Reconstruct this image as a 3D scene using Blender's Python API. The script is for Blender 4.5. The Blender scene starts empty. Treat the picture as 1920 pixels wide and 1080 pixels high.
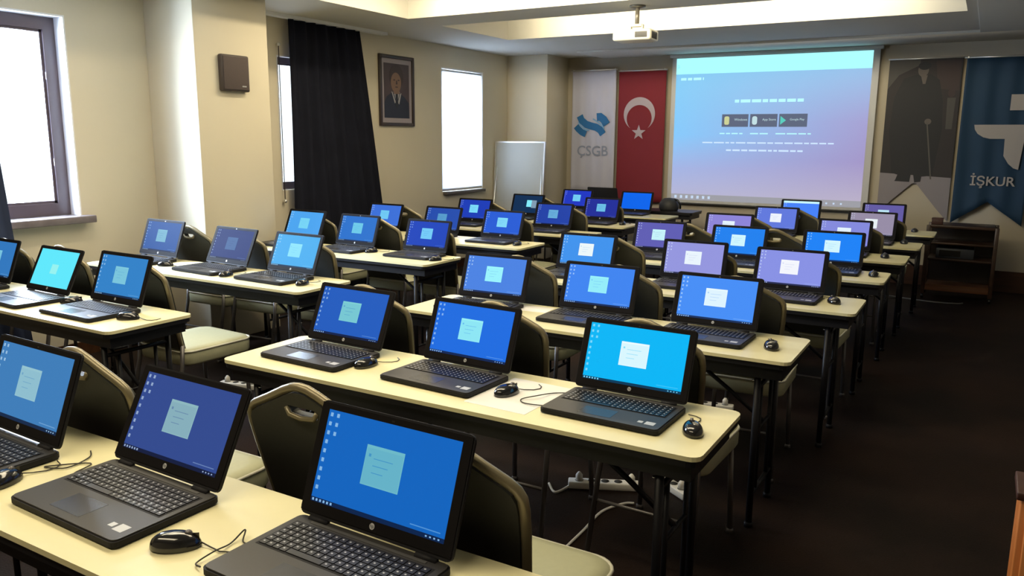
import bpy, bmesh, math, random
from mathutils import Matrix, Vector
random.seed(7)
SC = bpy.context.scene
COL = SC.collection

# ------------------------------------------------------------------ camera
cam_d = bpy.data.cameras.new('camera'); cam = bpy.data.objects.new('camera', cam_d); COL.objects.link(cam)
cam_d.sensor_width = 36.0; cam_d.lens = 1501.48 / 1920 * 36.0
cam_d.clip_start = 0.02; cam_d.clip_end = 200
_R = Matrix(((0.862056, -0.099476, 0.496955), (0.506759, 0.154880, -0.848061), (0.007393, 0.982912, 0.183926)))
cam.matrix_world = Matrix.Translation((0, 0, 1.59)) @ _R.to_4x4()
SC.camera = cam

# ------------------------------------------------------------------ view / world
SC.view_settings.view_transform = 'Standard'
SC.view_settings.look = 'None'
SC.view_settings.exposure = 0.0
SC.view_settings.gamma = 1.0
SC.view_settings.use_curve_mapping = False
W = bpy.data.worlds.new('daylight'); SC.world = W; W.use_nodes = True
bg = W.node_tree.nodes['Background']
bg.inputs[0].default_value = (0.86, 0.93, 1.0, 1); bg.inputs[1].default_value = 2.2

# ------------------------------------------------------------------ lights
def area(name, loc, aim, sx, sy, power, color, spread=math.pi):
    d = bpy.data.lights.new(name, 'AREA'); d.shape = 'RECTANGLE'; d.size = sx; d.size_y = sy
    d.energy = power; d.color = color; d.spread = spread
    o = bpy.data.objects.new(name, d); COL.objects.link(o); o.location = loc
    o.rotation_euler = (Vector(aim) - Vector(loc)).to_track_quat('-Z', 'Y').to_euler()
    return o
SKYC = (0.68, 0.80, 1.0)
WARM = (1.0, 0.855, 0.59)
# daylight outside each of the three windows
area('daylight_front_window', (-6.3, 2.65, 1.9), (0, 2.6, 0.9), 1.7, 1.5, 720, SKYC)
area('daylight_front_window_oblique', (-6.9, 0.9, 2.0), (-5.2, 4.2, 1.5), 1.6, 1.6, 170, (0.50, 0.70, 1.0))
area('daylight_curtained_window', (-6.1, 5.8, 1.8), (0, 5.8, 1.2), 0.9, 1.3, 90, SKYC)
area('daylight_blind_window', (-6.0, 8.33, 1.75), (0, 8.33, 1.6), 0.85, 1.4, 90, SKYC)
# lamps hidden in the ceiling recesses: they wash the far side of each recess and light the room below
area('recess_lamp_front', (-2.45, 6.95, 2.76), (-2.45, 8.2, 2.80), 3.6, 0.12, 29, (1.0, 0.88, 0.62), 1.7)
area('recess_lamp_middle', (-2.45, 4.75, 2.76), (-2.45, 6.4, 2.80), 3.6, 0.12, 35, (1.0, 0.88, 0.62), 1.7)
area('recess_down_front', (-3.3, 7.2, 2.92), (-3.3, 7.2, 0), 2.0, 0.5, 6, WARM)
area('recess_down_middle', (-2.6, 5.2, 2.93), (-2.6, 5.2, 0), 2.6, 0.5, 30, WARM)
area('recess_strip_middle', (-4.15, 5.2, 2.93), (-4.15, 5.2, 0), 0.12, 1.4, 26, WARM)
area('recess_down_rear', (-2.2, 2.3, 2.93), (-2.2, 2.3, 0), 3.0, 0.6, 62, WARM)
area('recess_strip_rear', (-4.15, 2.5, 2.93), (-4.15, 2.5, 0), 0.12, 1.6, 24, WARM)
area('recess_down_back', (-2.2, 0.1, 2.90), (-2.2, 0.1, 0), 3.0, 0.5, 45, WARM)

# ------------------------------------------------------------------ materials
def s2l(c):
    return tuple(((v / 255) / 12.92 if v / 255 <= 0.04045 else ((v / 255 + 0.055) / 1.055) ** 2.4) for v in c)
_mats = {}
def mat(name, col, rough=0.5, metal=0.0, noise=0.0, nscale=20.0, bump=0.0, coat=0.0, spec=0.5, emit=None, estr=1.0, trans=0.0):
    if name in _mats: return _mats[name]
    m = bpy.data.materials.new(name); m.use_nodes = True; nt = m.node_tree; b = nt.nodes['Principled BSDF']
    b.inputs['Base Color'].default_value = (*col, 1); b.inputs['Roughness'].default_value = rough
    b.inputs['Metallic'].default_value = metal; b.inputs['Specular IOR Level'].default_value = spec
    if coat: b.inputs['Coat Weight'].default_value = coat; b.inputs['Coat Roughness'].default_value = 0.08
    if trans: b.inputs['Transmission Weight'].default_value = trans
    if emit is not None:
        b.inputs['Emission Color'].default_value = (*emit, 1); b.inputs['Emission Strength'].default_value = estr
    if noise or bump:
        tc = nt.nodes.new('ShaderNodeTexCoord'); n = nt.nodes.new('ShaderNodeTexNoise')
        n.inputs['Scale'].default_value = nscale; n.inputs['Detail'].default_value = 5
        nt.links.new(tc.outputs['Object'], n.inputs['Vector'])
        if noise:
            mx = nt.nodes.new('ShaderNodeMix'); mx.data_type = 'RGBA'
            mx.inputs[6].default_value = (*[v * (1 - noise) for v in col], 1)
            mx.inputs[7].default_value = (*[min(1, v * (1 + noise)) for v in col], 1)
            nt.links.new(n.outputs['Fac'], mx.inputs[0]); nt.links.new(mx.outputs[2], b.inputs['Base Color'])
        if bump:
            bp = nt.nodes.new('ShaderNodeBump'); bp.inputs['Strength'].default_value = bump; bp.inputs['Distance'].default_value = 0.002
            nt.links.new(n.outputs['Fac'], bp.inputs['Height']); nt.links.new(bp.outputs['Normal'], b.inputs['Normal'])
    _mats[name] = m
    return m
def glow(name, rgb, k=1.0):
    return mat(name, (0.006, 0.006, 0.008), 0.6, emit=s2l(rgb), estr=k, spec=0.03)

def wood(name, c1, c2, scale=3.0, rough=0.35, axis=2):
    m = bpy.data.materials.new(name); m.use_nodes = True; nt = m.node_tree; b = nt.nodes['Principled BSDF']
    tc = nt.nodes.new('ShaderNodeTexCoord'); mp = nt.nodes.new('ShaderNodeMapping')
    s = [scale * 9] * 3; s[axis] = scale; mp.inputs['Scale'].default_value = s
    n = nt.nodes.new('ShaderNodeTexNoise'); n.inputs['Scale'].default_value = 1.0; n.inputs['Detail'].default_value = 6
    r = nt.nodes.new('ShaderNodeValToRGB'); r.color_ramp.elements[0].position = 0.3; r.color_ramp.elements[1].position = 0.7
    r.color_ramp.elements[0].color = (*c1, 1); r.color_ramp.elements[1].color = (*c2, 1)
    nt.links.new(tc.outputs['Object'], mp.inputs['Vector']); nt.links.new(mp.outputs['Vector'], n.inputs['Vector'])
    nt.links.new(n.outputs['Fac'], r.inputs['Fac']); nt.links.new(r.outputs['Color'], b.inputs['Base Color'])
    b.inputs['Roughness'].default_value = rough
    return m

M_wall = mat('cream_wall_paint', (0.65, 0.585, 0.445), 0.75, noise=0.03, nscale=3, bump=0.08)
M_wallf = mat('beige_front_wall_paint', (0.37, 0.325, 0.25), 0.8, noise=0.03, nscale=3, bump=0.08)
M_white = mat('white_plaster', (0.80, 0.80, 0.79), 0.7, noise=0.02, nscale=6)
M_ceil = mat('ceiling_paint', (0.62, 0.60, 0.54), 0.85, noise=0.02, nscale=4)
def carpet():
    m = bpy.data.materials.new('brown_carpet'); m.use_nodes = True; nt = m.node_tree; b = nt.nodes['Principled BSDF']
    tc = nt.nodes.new('ShaderNodeTexCoord'); n1 = nt.nodes.new('ShaderNodeTexNoise'); n1.inputs['Scale'].default_value = 1.6; n1.inputs['Detail'].default_value = 4
    n2 = nt.nodes.new('ShaderNodeTexNoise'); n2.inputs['Scale'].default_value = 140; n2.inputs['Detail'].default_value = 3
    r = nt.nodes.new('ShaderNodeValToRGB'); e = r.color_ramp.elements
    e[0].position = 0.35; e[0].color = (0.0075, 0.0042, 0.0030, 1); e[1].position = 0.7; e[1].color = (0.023, 0.0115, 0.0080, 1)
    mx = nt.nodes.new('ShaderNodeMath'); mx.operation = 'MULTIPLY_ADD'; mx.inputs[1].default_value = 0.35
    for n in (n1, n2): nt.links.new(tc.outputs['Object'], n.inputs['Vector'])
    nt.links.new(n2.outputs['Fac'], mx.inputs[0]); nt.links.new(n1.outputs['Fac'], mx.inputs[2])
    sb = nt.nodes.new('ShaderNodeMath'); sb.operation = 'SUBTRACT'; sb.inputs[1].default_value = 0.17
    nt.links.new(mx.outputs[0], sb.inputs[0]); nt.links.new(sb.outputs[0], r.inputs['Fac'])
    nt.links.new(r.outputs['Color'], b.inputs['Base Color'])
    bp = nt.nodes.new('ShaderNodeBump'); bp.inputs['Strength'].default_value = 0.5; bp.inputs['Distance'].default_value = 0.004
    nt.links.new(n2.outputs['Fac'], bp.inputs['Height']); nt.links.new(bp.outputs['Normal'], b.inputs['Normal'])
    b.inputs['Roughness'].default_value = 0.65; b.inputs['Specular IOR Level'].default_value = 0.14
    return m
M_floor = carpet()
M_base = wood('dark_skirting_wood', (0.03, 0.011, 0.004), (0.07, 0.026, 0.010), 2, 0.4, 0)
M_wframe = mat('purple_brown_window_frame', (0.10, 0.075, 0.085), 0.35, noise=0.1, nscale=8)
M_sill = mat('veined_stone_sill', (0.15, 0.125, 0.13), 0.45, noise=0.5, nscale=12)
M_glass = None
def glassm():
    m = bpy.data.materials.new('window_glass'); m.use_nodes = True; nt = m.node_tree
    for n in list(nt.nodes):
        if n.type == 'BSDF_PRINCIPLED': nt.nodes.remove(n)
    out = [n for n in nt.nodes if n.type == 'OUTPUT_MATERIAL'][0]
    t = nt.nodes.new('ShaderNodeBsdfTransparent'); t.inputs[0].default_value = (0.97, 0.99, 1, 1)
    g = nt.nodes.new('ShaderNodeBsdfGlossy'); g.inputs['Roughness'].default_value = 0.02
    mx = nt.nodes.new('ShaderNodeMixShader'); mx.inputs[0].default_value = 0.06
    nt.links.new(t.outputs[0], mx.inputs[1]); nt.links.new(g.outputs[0], mx.inputs[2]); nt.links.new(mx.outputs[0], out.inputs[0])
    return m
M_glass = glassm()
def blindm():
    m = bpy.data.materials.new('translucent_blind_fabric'); m.use_nodes = True; nt = m.node_tree
    for n in list(nt.nodes):
        if n.type == 'BSDF_PRINCIPLED': nt.nodes.remove(n)
    out = [n for n in nt.nodes if n.type == 'OUTPUT_MATERIAL'][0]
    d = nt.nodes.new('ShaderNodeBsdfDiffuse'); d.inputs[0].default_value = (0.85, 0.87, 0.9, 1)
    t = nt.nodes.new('ShaderNodeBsdfTranslucent'); t.inputs[0].default_value = (0.92, 0.95, 1, 1)
    mx = nt.nodes.new('ShaderNodeMixShader'); mx.inputs[0].default_value = 0.6
    nt.links.new(d.outputs[0], mx.inputs[1]); nt.links.new(t.outputs[0], mx.inputs[2]); nt.links.new(mx.outputs[0], out.inputs[0])
    return m
M_blind = blindm()
M_curtain = mat('midnight_curtain_cloth', (0.013, 0.014, 0.023), 0.9, noise=0.3, nscale=5, spec=0.1)
M_curtain2 = mat('navy_curtain_cloth', (0.035, 0.045, 0.085), 0.9, noise=0.2, nscale=5, spec=0.1)
M_top = mat('cream_laminate', (0.80, 0.745, 0.46), 0.34, noise=0.02, nscale=30)
M_blackm = mat('black_powder_coat', (0.007, 0.007, 0.010), 0.45, spec=0.3)
M_lapblk = mat('black_textured_plastic', (0.020, 0.020, 0.023), 0.55, noise=0.15, nscale=200, bump=0.1, spec=0.12)
M_lapdeck = mat('charcoal_deck_plastic', (0.045, 0.043, 0.042), 0.42, noise=0.1, nscale=200, spec=0.35)
M_bezel = mat('glossy_black_bezel', (0.012, 0.011, 0.012), 0.55, spec=0.04)
M_key = mat('key_cap_plastic', (0.018, 0.018, 0.020), 0.35)
M_keyp = mat('key_legend_print', (0.55, 0.56, 0.6), 0.5)
M_pad = mat('touchpad_plastic', (0.045, 0.044, 0.045), 0.25)
M_stk = mat('silver_sticker', (0.55, 0.56, 0.58), 0.3)
M_mouse = mat('glossy_black_plastic', (0.012, 0.012, 0.014), 0.12, coat=0.5)
M_cord = mat('dark_rubber_cord', (0.03, 0.027, 0.022), 0.5)
M_seat = mat('sage_vinyl', (0.44, 0.44, 0.29), 0.42, noise=0.06, nscale=60, bump=0.15)
M_back = mat('dark_olive_back_fabric', (0.034, 0.035, 0.029), 0.55, noise=0.15, nscale=90, bump=0.15)
M_trim = mat('champagne_metal_frame', (0.26, 0.225, 0.14), 0.33, metal=0.35)
M_leg = mat('dull_grey_metal', (0.16, 0.15, 0.15), 0.4, metal=0.6)
M_chrome = mat('bright_metal', (0.75, 0.75, 0.75), 0.2, metal=1.0)
M_paper = mat('white_paper', (0.82, 0.81, 0.78), 0.7)
M_spk = mat('brown_speaker_cloth', (0.075, 0.055, 0.050), 0.8, noise=0.15, nscale=150)
M_proj = mat('ivory_projector_plastic', (0.74, 0.72, 0.60), 0.4)
M_dark = mat('black_lens_rubber', (0.01, 0.01, 0.01), 0.2)
M_pole = mat('grey_bronze_pole', (0.20, 0.18, 0.14), 0.4, metal=0.4)
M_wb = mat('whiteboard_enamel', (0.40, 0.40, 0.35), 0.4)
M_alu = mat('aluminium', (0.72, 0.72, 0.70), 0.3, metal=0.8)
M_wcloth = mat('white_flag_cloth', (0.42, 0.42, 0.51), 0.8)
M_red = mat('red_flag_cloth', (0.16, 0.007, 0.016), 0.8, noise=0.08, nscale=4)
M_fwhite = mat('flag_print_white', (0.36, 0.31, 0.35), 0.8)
M_fblue = mat('flag_print_blue', (0.015, 0.12, 0.30), 0.8)
M_fgrey = mat('flag_print_slate', (0.22, 0.25, 0.34), 0.8)
M_bblue = mat('petrol_banner_cloth', (0.003, 0.026, 0.060), 0.8, noise=0.15, nscale=3)
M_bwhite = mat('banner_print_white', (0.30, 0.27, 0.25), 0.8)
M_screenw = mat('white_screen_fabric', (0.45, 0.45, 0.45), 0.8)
M_casing = mat('dark_screen_casing', (0.03, 0.03, 0.03), 0.5)
M_cart = wood('cart_walnut', (0.022, 0.011, 0.007), (0.045, 0.022, 0.012), 3, 0.35, 0)
M_cartb = wood('cart_orange_wood', (0.085, 0.030, 0.010), (0.13, 0.050, 0.018), 3, 0.4, 0)
M_cab = wood('orange_cabinet_wood', (0.50, 0.17, 0.05), (0.62, 0.24, 0.08), 2, 0.35, 2)
M_wcord = mat('white_cable_plastic', (0.75, 0.74, 0.70), 0.45)
M_hole = mat('socket_dark', (0.02, 0.02, 0.02), 0.6)

# ------------------------------------------------------------------ mesh building helpers
class MB:
    def __init__(s): s.v = []; s.f = []; s.mi = []; s.sm = []
    def add(s, vs, fs, mi=0, smooth=False, mtx=None):
        o = len(s.v)
        for p in vs:
            p = Vector(p)
            if mtx is not None: p = mtx @ p
            s.v.append(tuple(p))
        for f in fs: s.f.append(tuple(i + o for i in f)); s.mi.append(mi); s.sm.append(smooth)
        return s
    def box(s, x0, x1, y0, y1, z0, z1, mi=0, mtx=None, bev=0.0, seg=2):
        if not bev:
            v = [(x, y, z) for z in (z0, z1) for y in (y0, y1) for x in (x0, x1)]
            return s.add(v, [(0, 2, 3, 1), (4, 5, 7, 6), (0, 1, 5, 4), (2, 6, 7, 3), (0, 4, 6, 2), (1, 3, 7, 5)], mi, False, mtx)
        bm = bmesh.new(); bmesh.ops.create_cube(bm, size=1)
        for v in bm.verts: v.co = Vector(((x0 + x1) / 2 + v.co.x * (x1 - x0), (y0 + y1) / 2 + v.co.y * (y1 - y0), (z0 + z1) / 2 + v.co.z * (z1 - z0)))
        bmesh.ops.bevel(bm, geom=bm.edges[:], offset=bev, segments=seg, profile=0.5, affect='EDGES')
        s.bm(bm, mi, seg > 1, mtx); return s
    def bm(s, bm, mi=0, smooth=False, mtx=None):
        bm.verts.index_update()
        s.add([v.co.copy() for v in bm.verts], [[v.index for v in f.verts] for f in bm.faces], mi, smooth, mtx); bm.free(); return s
    def prism(s, pts, z0, z1, mi=0, mtx=None, mi_side=None):
        n = len(pts); v = [(p[0], p[1], z0) for p in pts] + [(p[0], p[1], z1) for p in pts]
        s.add(v, [tuple(range(n))[::-1], tuple(range(n, 2 * n))], mi, False, mtx)
        s.add(v, [(i, (i + 1) % n, n + (i + 1) % n, n + i) for i in range(n)], mi if mi_side is None else mi_side, False, mtx)
        return s
    def tube(s, path, r, mi=0, n=8, caps=True, mtx=None, closed=False):
        P = [Vector(p) for p in path]; rings = []; up = None; m = len(P)
        rr = r if isinstance(r, (list, tuple)) else [r] * m
        for i in range(m):
            if closed: t = P[(i + 1) % m] - P[i - 1]
            else: t = (P[min(i + 1, m - 1)] - P[max(i - 1, 0)])
            t.normalize()
            if up is None:
                up = Vector((0, 0, 1)) if abs(t.z) < 0.9 else Vector((1, 0, 0))
            a = t.cross(up)
            if a.length < 1e-5: a = t.cross(Vector((0.3, 1, 0.2)))
            a.normalize(); b = a.cross(t).normalized(); up = b
            rings.append([P[i] + (a * math.cos(2 * math.pi * k / n) + b * math.sin(2 * math.pi * k / n)) * rr[i] for k in range(n)])
        v = [p for q in rings for p in q]; f = []
        L = m if closed else m - 1
        for i in range(L):
            j = (i + 1) % m
            for k in range(n): f.append((i * n + k, j * n + k, j * n + (k + 1) % n, i * n + (k + 1) % n))
        if caps and not closed: f.append(tuple(range(n))); f.append(tuple(range((m - 1) * n, m * n))[::-1])
        return s.add(v, f, mi, True, mtx)
    def cyl(s, c, r, h, mi=0, n=20, axis='z', mtx=None):
        c = Vector(c); d = {'z': Vector((0, 0, h)), 'y': Vector((0, h, 0)), 'x': Vector((h, 0, 0))}[axis]
        return s.tube([c, c + d], r, mi, n, True, mtx)
    def lathe(s, prof, c=(0, 0, 0), mi=0, n=20, mtx=None):
        v = []; f = []
        for (r, z) in prof:
            for k in range(n): v.append((c[0] + r * math.cos(2 * math.pi * k / n), c[1] + r * math.sin(2 * math.pi * k / n), c[2] + z))
        for i in range(len(prof) - 1):
            for k in range(n): f.append((i * n + k, i * n + (k + 1) % n, (i + 1) * n + (k + 1) % n, (i + 1) * n + k))
        return s.add(v, f, mi, True, mtx)
    def build(s, name, mats, parent=None, kind=None, loc=None, fix=True):
        me = bpy.data.meshes.new(name); me.from_pydata(s.v, [], s.f)
        if not isinstance(mats, (list, tuple)): mats = [mats]
        for m in mats: me.materials.append(m)
        for p, mi, sm in zip(me.polygons, s.mi, s.sm): p.material_index = mi; p.use_smooth = sm
        if fix:
            b = bmesh.new(); b.from_mesh(me); bmesh.ops.recalc_face_normals(b, faces=b.faces); b.to_mesh(me); b.free()
        me.update()
        o = bpy.data.objects.new(name, me); COL.objects.link(o)
        if parent: o.parent = parent
        if kind: o['kind'] = kind
        if loc: o.location = loc
        return o

def tag(o, label, cat, group=None):
    o['label'] = label; o['category'] = cat
    if group: o['group'] = group
    return o
def thing(name, label, cat, loc=(0, 0, 0), rz=0.0, group=None):
    o = bpy.data.objects.new(name, None); COL.objects.link(o); o.empty_display_size = 0.1
    o.location = loc; o.rotation_euler = (0, 0, rz)
    return tag(o, label, cat, group)
def dup(root, loc, rz, label, group=None):
    r = root.copy(); COL.objects.link(r); r.location = loc; r.rotation_euler = (0, 0, rz); r['label'] = label
    if group: r['group'] = group
    for ch in list(root.children):
        c = ch.copy(); COL.objects.link(c); c.parent = r
        for g in list(ch.children):
            d = g.copy(); COL.objects.link(d); d.parent = c
    return r
def text_mb(mb, body, size, mtx, mi, align='CENTER', depth=0.0, bold=0.0):
    cu = bpy.data.curves.new('lettering', 'FONT'); cu.body = body; cu.size = size; cu.align_x = align; cu.align_y = 'CENTER'
    cu.extrude = depth; cu.offset = bold; cu.resolution_u = 3
    ob = bpy.data.objects.new('lettering', cu); COL.objects.link(ob)
    bpy.context.view_layer.update()
    me = bpy.data.meshes.new_from_object(ob.evaluated_get(bpy.context.evaluated_depsgraph_get()))
    mb.add([v.co.copy() for v in me.vertices], [tuple(p.vertices) for p in me.polygons], mi, False, mtx)
    bpy.data.objects.remove(ob); bpy.data.meshes.remove(me); bpy.data.curves.remove(cu)
# local text plane (x right, y up) -> vertical plane facing -Y (camera side) at world y
def facing(x, y, z, k=1.0):
    return Matrix(((1, 0, 0, x), (0, 0, -1, y), (0, 1, 0, z), (0, 0, 0, 1)))
def rrect(x0, x1, y0, y1, r, n=4):
    pts = []
    for cx, cy, a0 in ((x1 - r, y1 - r, 0), (x0 + r, y1 - r, 90), (x0 + r, y0 + r, 180), (x1 - r, y0 + r, 270)):
        for k in range(n + 1):
            a = math.radians(a0 + 90 * k / n); pts.append((cx + r * math.cos(a), cy + r * math.sin(a)))
    return pts

# ------------------------------------------------------------------ room shell
XW, XR, YF, YB, ZC = -5.6, 1.7, 10.0, -1.6, 2.65
def panel_grid(us, vs, holes, fn, mb):
    for i in range(len(us) - 1):
        for j in range(len(vs) - 1):
            if (i, j) in holes: continue
            fn(us[i], us[i + 1], vs[j], vs[j + 1])
MB().box(XW - 0.3, XR + 0.2, YB - 0.2, YF + 0.2, -0.1, 0).build('floor', M_floor, kind='structure')
# left wall with three window openings
mb = MB()
ys = [YB - 0.2, 1.75, 3.41, 5.34, 6.25, 7.88, 8.79, YF + 0.2]
zo = {1: (1.02, 2.40), 3: (1.10, 2.31), 5: (0.95, 2.40)}
for i in range(7):
    if i in zo:
        a, b = zo[i]
        mb.box(XW - 0.22, XW, ys[i], ys[i + 1], 0, a); mb.box(XW - 0.22, XW, ys[i], ys[i + 1], b, ZC + 0.02)
    else: mb.box(XW - 0.22, XW, ys[i], ys[i + 1], 0, ZC + 0.02)
mb.build('wall_left', M_wall, kind='structure')
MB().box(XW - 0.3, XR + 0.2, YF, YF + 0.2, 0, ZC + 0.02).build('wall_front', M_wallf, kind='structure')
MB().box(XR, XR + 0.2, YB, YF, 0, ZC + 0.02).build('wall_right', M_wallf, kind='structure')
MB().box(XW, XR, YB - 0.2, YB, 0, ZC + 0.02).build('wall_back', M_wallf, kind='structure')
# wall pillars (boxed columns of the building)
def pillar(n, x1, y0, y1):
    mb = MB().box(XW, x1, y0, y1, 0, ZC + 0.01, bev=0.006, seg=2); o = mb.build('wall_pillar' if n == 0 else 'wall_column', M_wall, kind='structure')
pillar(0, -5.05, 4.03, 4.73); pillar(1, -5.0, 9.39, 10.0)
# white plaster reveals of the front left window and frames
def window(n, y0, y1, z0, z1, depth, fw, pane_split=None):
    mb = MB()
    t = 0.012
    mb.box(XW - depth, XW + 0.002, y0 + 0.0005, y0 + t, z0, z1); mb.box(XW - depth, XW + 0.002, y1 - t, y1 - 0.0005, z0, z1)
    mb.box(XW - depth, XW + 0.002, y0 + t, y1 - t, z1 - t, z1 - 0.0005)
    mb.build('trim_%d' % n, M_white, kind='structure')
    root = bpy.data.objects.new('window_%d' % n, None); COL.objects.link(root); root['kind'] = 'structure'; root.location = (XW - depth, (y0 + y1) / 2, z0)
    def bx(a, b, c, d, x0, x1, m): m.box(x0, x1, a - (y0 + y1) / 2, b - (y0 + y1) / 2, c - z0, d - z0)
    f = MB(); a0, a1, b0, b1 = y0 + t, y1 - t, z0 + 0.004, z1 - t
    for (p, q, r_, s_) in ((a0, a0 + fw, b0, b1), (a1 - fw, a1, b0, b1), (a0 + fw, a1 - fw, b0, b0 + fw), (a0 + fw, a1 - fw, b1 - fw, b1)):
        bx(p, q, r_, s_, 0, 0.05, f)
    if pane_split: bx(pane_split - fw / 2, pane_split + fw / 2, b0 + fw, b1 - fw, 0.002, 0.05, f)
    # inner sash lip
    g = 0.018
    for (p, q, r_, s_) in ((a0 + fw, a0 + fw + g, b0 + fw, b1 - fw), (a1 - fw - g, a1 - fw, b0 + fw, b1 - fw), (a0 + fw, a1 - fw, b0 + fw, b0 + fw + g), (a0 + fw, a1 - fw, b1 - fw - g, b1 - fw)):
        bx(p, q, r_, s_, 0.01, 0.035, f)
    f.build('window_frame', M_wframe, root)
    gl = MB(); bx(a0 + fw, a1 - fw, b0 + fw, b1 - fw, 0.018, 0.022, gl); gl.build('glass_pane', M_glass, root)
    for c0 in (b0 + 0.35, b1 - 0.42): hb = MB(); bx(a1 - fw - 0.006, a1 - fw + 0.006, c0, c0 + 0.05, 0.048, 0.058, hb); hb.build('hinge', M_wframe, root)
    return root
w1 = window(1, 1.75, 3.41, 1.02, 2.40, 0.16, 0.085)
w2 = window(2, 5.34, 6.25, 1.10, 2.31, 0.10, 0.05)
w3 = window(3, 7.88, 8.79, 0.95, 2.40, 0.16, 0.06)
def sill(n, y0, y1, z, x1=0.09, m=M_sill):
    MB().box(XW - 0.158, XW + x1, y0, y1, z - 0.035, z + 0.002, bev=0.006).build('trim_%d' % n, m, kind='structure')
sill(11, 1.78, 3.40, 1.02, 0.0)
MB().box(XW, XW + 0.10, 1.70, 3.46, 0.972, 1.022, bev=0.006).build('trim_12', M_sill, kind='structure')
MB().box(XW, XW + 0.06, 7.90, 8.77, 0.915, 0.950, bev=0.005).build('trim_13', mat('dark_sill_stone', (0.10, 0.09, 0.09), 0.4), kind='structure')

# ceiling with recesses
mb = MB()
xs = [XW - 0.3, -4.68, -0.27, XR + 0.2]; yy = [YB - 0.2, -0.7, 0.6, 1.4, 3.4, 4.30, 6.08, 6.60, 7.86, YF + 0.2]
ops_ = {(1, 1), (1, 3), (1, 5), (1, 7)}
for i in range(3):
    for j in range(len(yy) - 1):
        if (i, j) not in ops_: mb.box(xs[i], xs[i + 1], yy[j], yy[j + 1], ZC, ZC + 0.06)
for (i, j) in ops_:
    x0, x1, y0, y1 = xs[i], xs[i + 1], yy[j], yy[j + 1]; h = 2.96
    mb.box(x0 - 0.05, x0, y0 - 0.05, y1 + 0.05, ZC + 0.06, h); mb.box(x1, x1 + 0.05, y0 - 0.05, y1 + 0.05, ZC + 0.06, h)
    mb.box(x0, x1, y0 - 0.05, y0, ZC + 0.06, h); mb.box(x0, x1, y1, y1 + 0.05, ZC + 0.06, h)
    mb.box(x0 - 0.05, x1 + 0.05, y0 - 0.05, y1 + 0.05, h, h + 0.05)
mb.build('ceiling', M_ceil, kind='structure')
MB().box(-4.5, XR, 9.2, YF, 2.625, ZC, bev=0.003).box(-0.19, XR, YB, 9.2, 2.625, ZC, bev=0.003).build('trim_21', M_ceil, kind='structure')
MB().box(-5.0, XR, YF - 0.02, YF, 0, 0.225).build('baseboard_front', M_base, kind='structure')
MB().box(XR - 0.02, XR, YB, YF - 0.02, 0, 0.225).build('baseboard_right', M_base, kind='structure')
MB().box(XW, XW + 0.015, YB, 4.03, 0, 0.10).box(XW, XW + 0.015, 4.73, 9.39, 0, 0.10).build('baseboard_left', M_base, kind='structure')

# ------------------------------------------------------------------ curtains, blind, wall things
def curtain(name, label, y0, y1, z0, z1, x, m, folds, amp, flare0=0.0, flare1=0.0, seed=1):
    rnd = random.Random(seed); nu, nv = folds * 8, 14
    ph = [rnd.uniform(-.6, .6) for _ in range(folds + 1)]
    v = []; 
    for j in range(nv + 1):
        t = j / nv; z = z1 + (z0 - z1) * t
        for i in range(nu + 1):
            u = i / nu; a = u * folds
            k = ph[int(min(a, folds))]
            yy_ = (y0 + flare0 * t) * (1 - u) + (y1 + flare1 * t) * u
            xx = x + amp * math.sin(2 * math.pi * a + k * t * 2) * (0.55 + 0.45 * t) + 0.006 * math.sin(a * 9 + t * 5)
            v.append((xx, yy_, z))
    n = len(v); v2 = [(p[0] - 0.006, p[1], p[2]) for p in v]
    f = []; w = nu + 1
    for j in range(nv):
        for i in range(nu):
            q = (j * w + i, j * w + i + 1, (j + 1) * w + i + 1, (j + 1) * w + i)
            f.append(q); f.append(tuple(k + n for k in q[::-1]))
    for j in range(nv):
        for i in (0, nu): a, b = j * w + i, (j + 1) * w + i; f.append((a, b, b + n, a + n))
    for i in range(nu):
        for j in (0, nv): a, b = j * w + i, j * w + i + 1; f.append((a, b, b + n, a + n))
    mb = MB(); mb.add(v + v2, f, 0, True)
    r = thing(name, label, 'curtain')
    mb.build('curtain_panel', m, r)
    return r
c = curtain('curtain', 'long dark curtain hanging between the pillar and the framed portrait', 5.41, 6.36, 0.03, 2.62, XW + 0.10, M_curtain, 7, 0.035, 0.0, 0.42, 3)
MB().box(XW + 0.06, XW + 0.14, 5.05, 6.75, 2.622, 2.65).build('curtain_track', M_white, c)
cb = MB()
cb.tube([(XW + 0.03, 5.345, 2.31 + 0.1), (XW + 0.03, 5.345, 1.02)], 0.004); cb.build('pull_cord', M_cord, c)
MB().lathe([(0.001, -.016), (.014, -.01), (.018, 0), (.014, .01), (.001, .016)], (XW + 0.03, 5.345, 2.40)).lathe([(0.001, -.016), (.014, -.01), (.018, 0), (.014, .01), (.001, .016)], (XW + 0.03, 5.345, 1.0)).build('cord_bead', M_alu, c)
c = curtain('curtain', 'dark blue curtain drawn to the side of the bright window nearest camera', 1.55, 2.71, 0.05, 2.62, XW + 0.16, M_curtain2, 7, 0.04, 0.0, 0.20, 5)
MB().box(XW + 0.12, XW + 0.20, 1.3, 3.6, 2.622, 2.65).build('curtain_track', M_white, c)
# blind
r = thing('roller_blind', 'glowing white roller blind covering the window beside the whiteboard', 'blind', (XW, 8.335, 0.955))
MB().box(-0.012, -0.008, -0.44, 0.44, 0.03, 1.40).build('blind_fabric', M_blind, r)
MB().cyl((-0.030, -0.44, 1.41), 0.018, 0.88, axis='y').build('blind_roller', M_alu, r)
MB().box(-0.018, -0.002, -0.44, 0.44, 0.0, 0.03, bev=0.004).build('bottom_bar', M_alu, r)
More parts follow.
